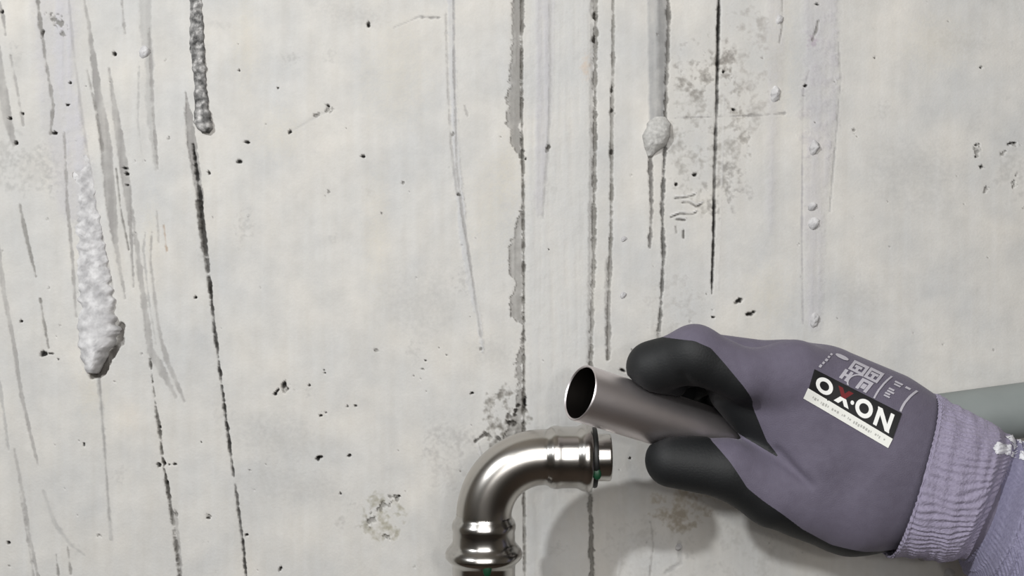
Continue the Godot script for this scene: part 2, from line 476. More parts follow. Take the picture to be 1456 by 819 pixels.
	stroke([[600, 25, 1.2], [625, 25, 1.0]], -0.5, grey, 0.6)
	stroke([[880, 690, 2], [885, 760, 2], [878, 830, 2]], 0.3, white, 0.5)
	stroke([[925, 742, 1.2], [929, 775, 1.4], [924, 819, 1.2]], -0.5, grey, 0.7)
	stroke([[966, 770, 3], [968, 800, 3], [945, 815, 2]], -0.3, pale, 0.8, 2.0, 0.0, 2.0)
	# --- pores and pocks: [x, y, rx, ry, turn]
	for p in [[163, 77, 3.2, 3.6, 0], [395, 125, 2.4, 2, 30], [412, 188, 2.6, 3.2, 30], [351, 202, 5.5, 1.8, 5], [340, 230, 5, 2.8, -15], [297, 246, 3, 3, 0], [516, 222, 3, 2, 0], [523, 35, 3, 4.5, 0], [178, 239, 4.2, 2.4, 15], [181, 247, 4, 2.6, 15], [181, 263, 3.5, 2, 0],
		[278, 423, 2, 2, 0], [62, 503, 7.5, 4.2, -35], [72, 503, 5, 1.2, 5], [83, 511, 1.6, 1.6, 0], [451, 653, 3.6, 3.4, 0], [456, 650, 7, 1.8, -5], [497, 648, 4.5, 2.4, -15], [404, 548, 4, 6, 25], [394, 556, 5, 2.6, -35], [391, 560, 3, 2.4, -35], [461, 526, 1.8, 1.8, 0], [462, 530, 1.3, 1.3, 0], [440, 548, 1.7, 1.5, 0],
		[494, 578, 2.0, 1.8, 0], [506, 577, 2.8, 2.5, 0], [456, 591, 2.6, 2.0, -20], [463, 587, 2.2, 1, -20], [409, 553, 1.4, 1.2, 0], [484, 702, 1.4, 1.4, 0], [350, 761, 2.6, 1.6, -20], [399, 808, 2.6, 4, 25], [119, 632, 1.9, 4, 5], [12, 772, 2.8, 2.4, 0], [226, 661, 3.6, 3.6, 0], [234, 659, 2, 2.4, 0], [240, 661, 2.2, 1.8, 0], [248, 660, 3.2, 1.8, 0],
		[227, 608, 2, 2.4, 0], [238, 686, 1.8, 4, 0], [286, 629, 1.4, 1.2, 0], [30, 457, 2, 2, 0], [13, 168, 3.5, 2.6, 0], [22, 203, 3.6, 2.8, 0], [32, 161, 2, 2, 0], [2, 16, 2.4, 3, 0], [79, 189, 6, 3, -10], [97, 149, 4, 2, -5], [100, 118, 2, 2, 0], [1050, 428, 5.5, 4.2, -25], [1066, 447, 6, 3, -15], [1072, 444, 3, 2, 0], [1396, 237, 5, 2.8, 0], [1395, 96, 2.4, 1.8, 10],
		[1244, 82, 1.5, 1.5, 0], [886, 527, 5, 1.8, 20], [896, 652, 1.6, 1.8, 0], [1029, 102, 2.2, 1.8, -30], [1043, 155, 3, 2, 10], [988, 249, 4, 2.4, -10], [962, 263, 3, 3.5, 15], [1014, 451, 3.6, 1.4, 10], [1041, 480, 1.6, 1.2, 0], [1145, 122, 3, 2, -35], [1163, 6, 4, 2, 10], [605, 513, 1.4, 1, 0], [671, 559, 4, 1.8, -15], [635, 505, 1.4, 1.2, 0], [780, 355, 1.4, 1.4, 0], [747, 226, 1.8, 2.2, 0], [340, 100, 1.2, 1.2, 0]]:
		blot(p[0], p[1], p[2], p[3], p[4], -2.6, black, 0.9, 0.30, 0.55)
	for p in [[466, 155, 6, 4.5, 30], [449, 164, 5, 2.2, -15], [404, 553, 8, 4, -35], [1390, 215, 4.5, 9, 0], [1440, 205, 8, 3, -10], [1427, 218, 5, 3, -30], [1442, 262, 3, 6, 15], [1445, 250, 2.5, 3, 0], [295, 734, 4.5, 4, 0], [290, 771, 5, 1.6, -15], [251, 733, 4, 3, 0], [142, 762, 4, 1.5, 10], [1402, 270, 3, 4, 20], [600, 525, 3, 1.4, 0], [534, 498, 3, 2, 0], [105, 250, 3, 4, 0], [113, 258, 4, 3, 0], [240, 195, 2, 3, 20], [468, 273, 2, 2, 0], [543, 303, 2.5, 2, 0], [573, 260, 2.5, 2, 0], [1215, 185, 2, 2, 0], [1216, 190, 1.5, 1.5, 0], [560, 707, 7, 3, 0], [566, 710, 4, 3, 0], [545, 720, 12, 5, -30], [528, 740, 6, 8, 0], [550, 765, 7, 4, 40]]:
		blot(p[0], p[1], p[2], p[3], p[4], -1.2, mid, 0.65, 0.6, 0.5)
	for p in [[466, 150, 5, 1.2, 35], [1389, 206, 3, 1.6, 0], [1387, 223, 2.4, 1.4, 0], [1440, 203, 7, 1.2, -10], [295, 737, 3.5, 1.6, 10], [567, 706, 3, 1.4, 0]]:
		blot(p[0], p[1], p[2], p[3], p[4], -2.0, black, 0.85, 0.3, 0.5)
	# scattered small specks everywhere
	for k in 170:
		var r := rng.randf_range(0.7, 1.7)
		blot(rng.randf_range(-110, 1570), rng.randf_range(-95, 915), r, r * rng.randf_range(0.7, 1.3), 0, -0.7, mid, rng.randf_range(0.2, 0.6), 0.4, 0.6)
	for k in 60:
		var r := rng.randf_range(4, 14)
		blot(rng.randf_range(-110, 1570), rng.randf_range(-95, 915), r, r * rng.randf_range(0.6, 1.8), rng.randf_range(-20, 20), 0, Color(0.64, 0.635, 0.625), rng.randf_range(0.1, 0.35), 0.8, 1.2)


func wall_patch(x_from: int, x_to: int, y_from: int, y_to: int, step: int) -> ArrayMesh:
	var cols := (x_to - x_from) / step + 1
	var rows := (y_to - y_from) / step + 1
	var v := PackedVector3Array()
	var n := PackedVector3Array()
	var uv := PackedVector2Array()
	v.resize(rows * cols)
	n.resize(rows * cols)
	uv.resize(rows * cols)
	var k := 0
	for r in rows:
		var ty := clampi(y_from + r * step - Y0, 1, TH - 2)
		for c in cols:
			var tx := clampi(x_from + c * step - X0, 1, TW - 2)
			var i := ty * TW + tx
			var z := hh[i] * 0.5 + (hh[i - 1] + hh[i + 1] + hh[i - TW] + hh[i + TW]) * 0.125
			v[k] = Vector3((x_from + c * step - 728.0) * WS, (409.5 - y_from - r * step) * WS, z * 0.001)
			n[k] = Vector3((hh[i - 1] - hh[i + 1]) * 0.0005 / WS, (hh[i + TW] - hh[i - TW]) * 0.0005 / WS, 1.0).normalized()
			uv[k] = Vector2((tx + 0.5) / TW, (ty + 0.5) / TH)
			k += 1
	var idx := PackedInt32Array()
	idx.resize((rows - 1) * (cols - 1) * 6)
	k = 0
	for r in rows - 1:
		for c in cols - 1:
			var a := r * cols + c
			idx[k] = a
			idx[k + 1] = a + 1
			idx[k + 2] = a + cols + 1
			idx[k + 3] = a
			idx[k + 4] = a + cols + 1
			idx[k + 5] = a + cols
			k += 6
	var arr := []
	arr.resize(Mesh.ARRAY_MAX)
	arr[Mesh.ARRAY_VERTEX] = v
	arr[Mesh.ARRAY_NORMAL] = n
	arr[Mesh.ARRAY_TEX_UV] = uv
	arr[Mesh.ARRAY_INDEX] = idx
	var m := ArrayMesh.new()
	m.add_surface_from_arrays(Mesh.PRIMITIVE_TRIANGLES, arr)
	return m


# mortar that ran down the wall and set: stations [x, y, half width px, height mm, roughness mm]
func run_mesh(st: Array, seed_: int, cols := 22, step := 2.0, grain := 0.09, lean := 0.0) -> ArrayMesh:
	var f := noise(grain, 4, seed_)
	var g := noise(grain * 0.3, 2, seed_ + 1)
	var v := PackedVector3Array()
	var mids := PackedVector3Array()
	var rows := 0
	var total := 0.0
	for k in st.size() - 1:
		var count := maxi(1, int(Vector2(st[k + 1][0] - st[k][0], st[k + 1][1] - st[k][1]).length() / step))
		for q in count + (1 if k == st.size() - 2 else 0):
			var t := float(q) / count
			var x := lerpf(st[k][0], st[k + 1][0], t)
			var y := lerpf(st[k][1], st[k + 1][1], t)
			var w := lerpf(st[k][2], st[k + 1][2], t)
			var h := lerpf(st[k][3], st[k + 1][3], t)
			var ro := lerpf(st[k][4], st[k + 1][4], t)
			w *= 1.0 + 0.20 * g.get_noise_2d(3.0, y * 2.0)
			x += w * 0.12 * g.get_noise_2d(70.0, y * 2.0)
			mids.append(Vector3((x - 728.0) * WS, (409.5 - y) * WS, -0.02))
			for c in cols:
				var u := -1.0 + 2.0 * c / (cols - 1)
				var e := 1.0 + 0.10 * f.get_noise_2d(y, 40.0 * signf(u))
				var px := x + u * w * e
				var dome := pow(maxf(0.0, 1.0 - u * u), 0.42) * (1.0 + lean * u)
				var bump := f.get_noise_2d(px, y) * 1.5 + maxf(0.0, f.get_noise_2d(px * 2.1 + 90.0, y * 2.1) - 0.1) * -1.6
				var z := -0.8 + (h + 0.8) * dome + ro * bump * minf(1.0, dome * 1.3)
				v.append(Vector3((px - 728.0) * WS, (409.5 - y) * WS, z * 0.001))
			rows += 1
	# close the lower end with a row that goes into the wall
	var low := PackedVector3Array()
	for c in cols:
		var p := v[(rows - 1) * cols + c]
		low.append(Vector3(p.x, p.y - 0.0006, -0.001))
	v.append_array(low)
	mids.append(mids[rows - 1])
	rows += 1
	return grid_mesh(v, rows, cols, false, mids)


# ------------------------------------------------------------------ the hand as a distance field
const HELD_R := 0.01375
var held_a := at(824, 558, 0.088)
var held_b := at(1056, 632, 0.046)
var held_dir := (held_b - held_a).normalized()
var held_len := (held_b - held_a).length()
var bones := []                       # groups of [a, b, ra, rb]


func cone(p: Vector3, q: Array) -> float:
	var a: Vector3 = q[0]
	var ab: Vector3 = q[4]
	var ap := p - a
	var t := clampf(ap.dot(ab) * float(q[5]), 0.0, 1.0)
	return (ap - ab * t).length() - float(q[2]) - float(q[6]) * t


func smin(a: float, b: float, k: float) -> float:
	var h := maxf(k - absf(a - b), 0.0) / k
	return minf(a, b) - h * h * k * 0.25


func field(p: Vector3) -> float:
	var palm := 1.0
	for q in bones[0]:
		palm = smin(palm, cone(p, q), 0.012)
	var fingers := 1.0
	for k in range(1, bones.size() - 1):
		var d := 1.0
		for q in bones[k]:
			d = smin(d, cone(p, q), 0.003)
		fingers = smin(fingers, d, 0.0015)
	palm = smin(palm, fingers, 0.007)
	for q in bones[bones.size() - 1]:     # creases
		palm = -smin(-palm, cone(p, q), 0.004)
	# the soft glove gives way to the pipe it holds
	var along := (p - held_a).dot(held_dir)
	var off := (p - held_a - held_dir * along).length() - HELD_R - 0.0014
	return maxf(palm, -maxf(off, along - held_len - 0.0022))


func bone(list: Array, a: Array, b: Array) -> void:
	var pa := at(a[0], a[1], a[2])
	var pb := at(b[0], b[1], b[2])
	var ab := pb - pa
	list.append([pa, pb, a[3], b[3], ab, 1.0 / maxf(ab.length_squared(), 1e-9), float(b[3]) - float(a[3])])


func chain(pts: Array) -> void:
	var l := []
	for k in pts.size() - 1:
		bone(l, pts[k], pts[k + 1])
	bones.append(l)


func lay_bones() -> void:
	var palm := []
	bone(palm, [1128, 531, 0.083, 0.0150], [1290, 622, 0.074, 0.0240])
	bone(palm, [1170, 556, 0.068, 0.0225], [1240, 600, 0.069, 0.0265])
	bone(palm, [1118, 532, 0.064, 0.0140], [1290, 640, 0.062, 0.0240])
	bone(palm, [1118, 540, 0.046, 0.0135], [1290, 662, 0.057, 0.0220])
	bone(palm, [1128, 560, 0.032, 0.0115], [1280, 690, 0.056, 0.0215])
	bone(palm, [1165, 590, 0.074, 0.0190], [1235, 650, 0.075, 0.0260])
	bone(palm, [1262, 708, 0.068, 0.0245], [1205, 712, 0.070, 0.0235])
	bone(palm, [1205, 712, 0.070, 0.0235], [1145, 702, 0.074, 0.0200])
	bone(palm, [1113, 565, 0.078, 0.0135], [1152, 650, 0.080, 0.0165])
	bone(palm, [1042, 556, 0.072, 0.0115], [1098, 616, 0.068, 0.0130])
	bone(palm, [1082, 592, 0.040, 0.0120], [1150, 650, 0.056, 0.0180])
	bone(palm, [1080, 650, 0.042, 0.0110], [1150, 680, 0.060, 0.0170])
	bone(palm, [1270, 660, 0.068, 0.0290], [1420, 735, 0.078, 0.0270])
	bones.append(palm)
	chain([[1128, 533, 0.083, 0.0150], [1056, 532, 0.088, 0.0122], [988, 503, 0.088, 0.0136], [928, 522, 0.079, 0.0117], [948, 541, 0.069, 0.0100]])
	chain([[1118, 528, 0.064, 0.0140], [990, 508, 0.064, 0.0130], [935, 532, 0.056, 0.0115], [960, 556, 0.046, 0.0100]])
	chain([[1118, 535, 0.046, 0.0135], [1005, 522, 0.043, 0.0125], [955, 552, 0.036, 0.0110], [985, 578, 0.026, 0.0095]])
	chain([[1128, 555, 0.032, 0.0115], [1040, 548, 0.027, 0.0105], [1000, 575, 0.022, 0.0095], [1025, 598, 0.018, 0.0085]])
	chain([[1145, 702, 0.074, 0.0200], [1100, 699, 0.078, 0.0165], [1035, 666, 0.080, 0.0140], [955, 655, 0.077, 0.0125]])
	var cut := []
	bone(cut, [971, 536, 0.0975, 0.0011], [984, 556, 0.092, 0.0014])
	bone(cut, [1104, 645, 0.0880, 0.0020], [1152, 690, 0.0962, 0.0007])
	bones.append(cut)


# meshes the field with surface nets; returns [vertices, normals, triangle indices]
func nets(lo: Vector3, hi: Vector3, cell: float) -> Array:
	const B := 4
	var nx := int(ceil((hi.x - lo.x) / cell / B)) * B
	var ny := int(ceil((hi.y - lo.y) / cell / B)) * B
	var nz := int(ceil((hi.z - lo.z) / cell / B)) * B
	var sx := nx + 1
	var sxy := sx * (ny + 1)
	var val := PackedFloat32Array()
	val.resize(sxy * (nz + 1))
	val.fill(1.0)
	var seen := PackedByteArray()
	seen.resize(val.size())
	var cells := PackedInt32Array()
	var half := cell * B * 0.5
	for bz in nz / B:
		for by in ny / B:
			for bx in nx / B:
				var c := lo + Vector3(bx, by, bz) * cell * B + Vector3.ONE * half
				if absf(field(c)) > half * 1.9 + 0.002:
					continue
				for z in range(bz * B, bz * B + B + 1):
					for y in range(by * B, by * B + B + 1):
						for x in range(bx * B, bx * B + B + 1):
							var i := z * sxy + y * sx + x
							if seen[i] == 0:
								seen[i] = 1
								val[i] = field(lo + Vector3(x, y, z) * cell)
				for z in range(bz * B, bz * B + B):
					for y in range(by * B, by * B + B):
						for x in range(bx * B, bx * B + B):
							cells.append(z * sxy + y * sx + x)
	var v := PackedVector3Array()
	var at_cell := {}
	var offs := [0, 1, sx, sx + 1, sxy, sxy + 1, sxy + sx, sxy + sx + 1]
	var edges := [[0, 1], [2, 3], [4, 5], [6, 7], [0, 2], [1, 3], [4, 6], [5, 7], [0, 4], [1, 5], [2, 6], [3, 7]]
	for i in cells:
		var neg := 0
		for o in offs:
			if val[i + o] < 0.0:
				neg += 1
		if neg == 0 or neg == 8:
			continue
		var z: int = i / sxy
		var y: int = (i - z * sxy) / sx
		var x: int = i - z * sxy - y * sx
		var sum := Vector3.ZERO
		var count := 0
		for e in edges:
			var a := val[i + offs[e[0]]]
			var b := val[i + offs[e[1]]]
			if (a < 0.0) != (b < 0.0):
				var t := a / (a - b)
				var pa := Vector3(e[0] & 1, (e[0] >> 1) & 1, e[0] >> 2)
				var pb := Vector3(e[1] & 1, (e[1] >> 1) & 1, e[1] >> 2)
				sum += pa.lerp(pb, t)
				count += 1
		at_cell[i] = v.size()
		v.append(lo + (Vector3(x, y, z) + sum / count) * cell)
	var idx := PackedInt32Array()
	for i in at_cell:
		for axis in 3:
			var step: int = [1, sx, sxy][axis]
			var p: int = [sx, sxy, 1][axis]
			var q: int = [sxy, 1, sx][axis]
			if (val[i] < 0.0) != (val[i + step] < 0.0):
				if at_cell.has(i - p) and at_cell.has(i - q) and at_cell.has(i - p - q):
					var a: int = at_cell[i]
					var b: int = at_cell[i - p]
					var c: int = at_cell[i - p - q]
					var d: int = at_cell[i - q]
					idx.append_array([a, b, c, a, c, d])
	var n := PackedVector3Array()
	n.resize(v.size())
	var e := cell * 0.8
	for k in v.size():
		var w := v[k]
		var g := Vector3(field(w + Vector3(e, 0, 0)) - field(w - Vector3(e, 0, 0)), field(w + Vector3(0, e, 0)) - field(w - Vector3(0, e, 0)), field(w + Vector3(0, 0, e)) - field(w - Vector3(0, 0, e)))
		n[k] = g.normalized()
		v[k] = w - n[k] * field(w)      # onto the surface
	return [v, n, idx]


func poly_inside(p: Vector2, poly: PackedVector2Array) -> float:
	var d := 1e9
	for k in poly.size():
		var q := Geometry2D.get_closest_point_to_segment(p, poly[k], poly[(k + 1) % poly.size()])
		d = minf(d, p.distance_squared_to(q))
	d = sqrt(d)
	return d if Geometry2D.is_point_in_polygon(p, poly) else -d


func outline(list: Array, z: float) -> PackedVector2Array:
	var o := PackedVector2Array()
	for q in list:
		var w := at(q[0], q[1], z)
		o.append(Vector2(w.x, w.y))
	return o


# splits a mesh along the line where s is zero; keeps the side where s * side > 0
func split(v: PackedVector3Array, n: PackedVector3Array, idx: PackedInt32Array, s: PackedFloat32Array, side: float) -> ArrayMesh:
	var ov := PackedVector3Array()
	var on := PackedVector3Array()
	var oi := PackedInt32Array()
	var where := {}
	for t in range(0, idx.size(), 3):
		var ring := []
		for k in 3:
			var a := idx[t + k]
			var b := idx[t + (k + 1) % 3]
			if s[a] * side >= 0.0:
				ring.append([a, a])
			if (s[a] * side >= 0.0) != (s[b] * side >= 0.0):
				ring.append([mini(a, b), maxi(a, b)])
		var ids := []
		for r in ring:
			var key: int = int(r[0]) * 1000000 + int(r[1])
			if not where.has(key):
				where[key] = ov.size()
				if r[0] == r[1]:
					ov.append(v[r[0]])
					on.append(n[r[0]])
				else:
					var w: float = s[r[0]] / (s[r[0]] - s[r[1]])
					ov.append(v[r[0]].lerp(v[r[1]], w))
					on.append(n[r[0]].lerp(n[r[1]], w).normalized())
			ids.append(where[key])
		for k in range(1, ids.size() - 1):
			oi.append_array([ids[0], ids[k], ids[k + 1]])
	return build(ov, oi, on)


# a thin print lying on the glove: a quad of photo corners (top left, top right, bottom right, bottom left) laid on the surface
func print_patch(quad: Array, rows: int, cols: int, lift: float) -> ArrayMesh:
	var v := PackedVector3Array()
	var n := PackedVector3Array()
	var uv := PackedVector2Array()
	var ok := PackedByteArray()
	for r in rows:
		for c in cols:
			var s := float(c) / (cols - 1)
			var t := float(r) / (rows - 1)
			var a := Vector2(quad[0][0], quad[0][1]).lerp(Vector2(quad[1][0], quad[1][1]), s)
			var b := Vector2(quad[3][0], quad[3][1]).lerp(Vector2(quad[2][0], quad[2][1]), s)
			var q := a.lerp(b, t)
			var z := 0.14
			var hit := false
			for k in 60:
				var d := field(at(q.x, q.y, z))
				if d < 0.0001:
					hit = true
					break
				z -= d * 0.9
				if z < 0.03:
					break
			var w := at(q.x, q.y, z)
			var e := 0.0012
			var g := Vector3(field(w + Vector3(e, 0, 0)) - field(w - Vector3(e, 0, 0)), field(w + Vector3(0, e, 0)) - field(w - Vector3(0, e, 0)), field(w + Vector3(0, 0, e)) - field(w - Vector3(0, 0, e))).normalized()
			v.append(w + g * lift)
			n.append(g)
			uv.append(Vector2(s, t))
			ok.append(1 if hit else 0)
	var idx := PackedInt32Array()
	for r in rows - 1:
		for c in cols - 1:
			var a := r * cols + c
			if ok[a] and ok[a + 1] and ok[a + cols] and ok[a + cols + 1]:
				idx.append_array([a, a + 1, a + cols + 1, a, a + cols + 1, a + cols])
	return build(v, idx, n, uv)


# the triangles of a mesh that lie under the given photo outlines, lifted a little: a print on cloth
func cover(mesh: ArrayMesh, outlines: Array, lift: float) -> ArrayMesh:
	var arr := mesh.surface_get_arrays(0)
	var v: PackedVector3Array = arr[Mesh.ARRAY_VERTEX]
	var n: PackedVector3Array = arr[Mesh.ARRAY_NORMAL]
	var idx: PackedInt32Array = arr[Mesh.ARRAY_INDEX]
	var ov := PackedVector3Array()
	var on := PackedVector3Array()
	var oi := PackedInt32Array()
	for t in range(0, idx.size(), 3):
		var c := (v[idx[t]] + v[idx[t + 1]] + v[idx[t + 2]]) / 3.0
		if n[idx[t]].z < 0.05:
			continue
		for o in outlines:
			if Geometry2D.is_point_in_polygon(Vector2(c.x, c.y), outline(o, c.z)):
				for k in 3:
					oi.append(ov.size())
					ov.append(v[idx[t + k]] + n[idx[t + k]] * lift)
					on.append(n[idx[t + k]])
				break
	return build(ov, oi, on)


func seg_d(p: Vector2, a: Vector2, b: Vector2) -> float:
	return p.distance_to(Geometry2D.get_closest_point_to_segment(p, a, b))


# the black name panel of the glove
func logo_texture() -> ImageTexture:
	var w := 640
	var h := 152
	var im := Image.create(w, h, false, Image.FORMAT_RGB8)
	var ground := Color(0.035, 0.033, 0.045)
	var ink := Color(0.93, 0.93, 0.92)
	var red := Color(0.42, 0.05, 0.08)
	for y in h:
		for x in w:
			var p := Vector2(x, y)
			var c := ground
			for o in [Vector2(95, 74), Vector2(392, 76)]:
				var e: Vector2 = ((p - o) / Vector2(62, 54))
				var i: Vector2 = ((p - o) / Vector2(34, 29))
				if e.length() < 1.0 and i.length() > 1.0:
					c = ink
			# X: red arms above, white legs below
			if y > 24 and y < 128:
				if seg_d(p, Vector2(196, 20), Vector2(282, 132)) < 14.0 or seg_d(p, Vector2(282, 20), Vector2(196, 132)) < 14.0:
					c = ink if y > 82 else red
			if p.distance_to(Vector2(306, 80)) < 13.0:
				c = ink
			if y > 24 and y < 130:
				if absf(x - 494) < 14 or absf(x - 584) < 14 or seg_d(p, Vector2(490, 26), Vector2(588, 128)) < 14.0:
					c = ink
			im.set_pixel(x, y, c)
	im.generate_mipmaps()
	return ImageTexture.create_from_image(im)


# the white line under the name: small grey print too fine to read
func strip_texture() -> ImageTexture:
	var im := Image.create(320, 36, false, Image.FORMAT_RGB8)
	im.fill(Color(0.90, 0.90, 0.875))
	var x := 26
	while x < 296:
		var w := rng.randi_range(3, 7)
		if rng.randf() > 0.16:
			im.fill_rect(Rect2i(x, 13 + rng.randi_range(0, 2), w, rng.randi_range(6, 10)), Color(0.68, 0.68, 0.66))
		x += w + 3
	im.generate_mipmaps()
	return ImageTexture.create_from_image(im)


# silver pictograms and small lines of print on the back of the glove (cut out by alpha)
func marks_texture() -> ImageTexture:
	var w := 400
	var h := 120
	var im := Image.create(w, h, false, Image.FORMAT_RGBA8)
	im.fill(Color(0.62, 0.61, 0.64, 0.0))
	var ink := Color(0.70, 0.69, 0.72, 1.0)
	for r in [[8, 92, 10, 14], [11, 74, 9, 12], [13, 56, 11, 12], [15, 40, 9, 10], [17, 24, 9, 10]]:
		im.fill_rect(Rect2i(r[0], r[1], r[2], r[3]), ink)
	# two shields with a hammer and a blade, and a short bar beside them
	for r in [[112, 8, 62, 8], [112, 8, 8, 40], [166, 8, 8, 40], [128, 24, 26, 8], [137, 24, 8, 24], [112, 46, 62, 7], [182, 6, 56, 8], [182, 6, 8, 44], [230, 6, 8, 44], [196, 22, 28, 7], [206, 22, 8, 26], [182, 48, 56, 7],
		[104, 62, 10, 44], [114, 80, 22, 8], [128, 62, 9, 20], [128, 88, 9, 20], [182, 64, 10, 50], [182, 64, 46, 9], [218, 64, 10, 50], [198, 84, 14, 20]]:
		im.fill_rect(Rect2i(r[0] - 2, r[1] - 2, r[2] + 4, r[3] + 4), ink)
	for r in [[292, 10, 34, 8], [296, 22, 28, 7], [290, 48, 24, 8], [291, 60, 30, 8], [290, 72, 22, 8], [292, 84, 26, 7], [340, 12, 22, 9]]:
		im.fill_rect(Rect2i(r[0], r[1], r[2], r[3]), ink)
	for y in h:
		for x in w:
			var p := Vector2(x, y)
			if ((p - Vector2(62, 18)) / Vector2(28, 9)).length() < 1.0:
				im.set_pixel(x, y, ink)
			var arc := (p - Vector2(176, 92)).length()
			if absf(arc - 38.0) < 3.5 and x < 178:
				im.set_pixel(x, y, ink)
			if absf(x - 262.0 - (y - 60.0) * (y - 60.0) * 0.002) < 4.0:
				im.set_pixel(x, y, ink)
			if absf(x - 378.0 - (y - 60.0) * (y - 60.0) * 0.003) < 5.0 and y > 8:
				im.set_pixel(x, y, ink)
	return ImageTexture.create_from_image(im)


# a knitted tube: sections [top x, y, bottom x, y, z, depth m, gather 0..1]
func knit(st: Array, ribs: int, rib_mm: float, seed_: int, from_t := 0.0) -> ArrayMesh:
	var f := noise(0.9, 3, seed_)
	var broad := noise(0.9, 1, seed_ + 1)
	var segs := ribs * 7
	var v := PackedVector3Array()
	var mids := PackedVector3Array()
	var rows := 0
	for k in st.size() - 1:
		var count: int = st[k][7]
		for q in count + (1 if k == st.size() - 2 else 0):
			var t := float(q) / count
			var e := []
			for j in 7:
				e.append(lerpf(st[k][j], st[k + 1][j], t))
			var top := at(e[0], e[1], e[4])
			var bot := at(e[2], e[3], e[4])
			var c := (top + bot) * 0.5
			var a := (top - bot) * 0.5
			mids.append(c)
			var along := k + t + from_t
			for j in segs:
				var th := TAU * j / segs
				var co := signf(cos(th)) * pow(absf(cos(th)), 0.82)
				var si := signf(sin(th)) * pow(absf(sin(th)), 0.82)
				var wob := broad.get_noise_2d(cos(th) * 3.0 + along * 0.7, sin(th) * 3.0 + 11.0) * 2.2
				var sag := broad.get_noise_2d(cos(th) * 1.3 + along * 1.9, sin(th) * 1.3 + 50.0 + along * 1.2)
				var rib := cos(th * ribs + wob + e[6] * along * 9.0) * rib_mm * 0.001 * (0.85 + 0.7 * broad.get_noise_2d(cos(th) * 5.0 + 30.0, sin(th) * 5.0 + along * 1.3))
				var stitch := f.get_noise_2d(th * 26.0, along * 14.0) * 0.00030
				var fold: float = e[6] * e[6] * sin(along * 14.0 + sin(th) * 2.0 + cos(th) * 1.2) * 0.0013
				var dir := a.normalized() * cos(th) + Vector3(0, 0, 1) * sin(th)
				v.append(c + a * co + Vector3(0, 0, 1) * float(e[5]) * si + dir * (rib + stitch + fold + sag * 0.0007) + Vector3(-0.007, 0.0035, 0) * sin(th))
			rows += 1
	return grid_mesh(v, rows, segs, true, mids)


# ------------------------------------------------------------------ the scene
func _ready() -> void:
	rng.seed = 20
	# camera
	var cam := Camera3D.new()
	cam.name = "camera"
	cam.fov = rad_to_deg(2.0 * atan(409.5 / F))
	cam.position = Vector3(0, 0, CD)
	cam.near = 0.01
	cam.far = 30.0
	add_child(cam)
	# environment and lamps of the cellar
	var we := WorldEnvironment.new()
	we.name = "surroundings"
	var env := Environment.new()
	env.background_mode = Environment.BG_COLOR
	env.background_color = Color(0.0, 0.0, 0.0)
	env.tonemap_mode = Environment.TONE_MAPPER_LINEAR
	env.tonemap_exposure = 0.622
	env.sdfgi_enabled = true
	env.ssao_enabled = true
	env.ssil_enabled = true
	we.environment = env
	add_child(we)
	lamp("work_lamp", Vector3(-0.86, 0.62, 1.06), 0.055, 2.3, Color(0.985, 0.995, 1.0))
	lamp("softbox_lamp", Vector3(0.03, 0.27, 0.90), 0.70, 0.86, Color(1.0, 0.995, 0.99))
	lamp("camera_lamp", Vector3(0.07, 0.015, 0.60), 0.015, 0.045, Color(1.0, 0.99, 0.97))

	build_room()
	build_wall()
	build_elbow()
	build_pipe()
	build_conduit()
	build_person()


func lamp(called: String, where: Vector3, size: float, energy: float, c: Color) -> void:
	var l := AreaLight3D.new()
	l.name = called
	l.area_size = Vector2(size, size)
	l.light_energy = energy
	l.light_color = c
	l.area_range = 8.0
	l.area_attenuation = 2.0
	l.shadow_enabled = true
	add_child(l)
	l.look_at_from_position(where, Vector3(0.03, -0.05, 0.0), Vector3.UP)


func box(called: String, size: Vector3, where: Vector3, mat: Material) -> void:
	var b := BoxMesh.new()
	b.size = size
	var o := put(called, b, mat, self)
	o.position = where
	o.set_meta("kind", "structure")


func build_room() -> void:
	var concrete := tri(plain(Color(0.80, 0.76, 0.71), 0.9), noise_texture(0.02, Color(0.85, 0.85, 0.84), Color(1, 1, 1), 31), null, 1.2)
	var floor_mat := tri(plain(Color(0.37, 0.31, 0.26), 0.85), noise_texture(0.02, Color(0.8, 0.8, 0.8), Color(1, 1, 1), 32), null, 1.2)
	box("floor", Vector3(4.4, 0.1, 3.4), Vector3(0, -1.15, 1.5), floor_mat)
	box("ceiling", Vector3(4.4, 0.1, 3.4), Vector3(0, 1.35, 1.5), concrete)
	box("wall_left", Vector3(0.1, 2.4, 3.2), Vector3(-2.05, 0.1, 1.5), concrete)
	box("wall_right", Vector3(0.1, 2.4, 3.2), Vector3(2.05, 0.1, 1.5), concrete)
	box("wall_front", Vector3(4.0, 2.4, 0.1), Vector3(0, 0.1, 3.05), concrete)


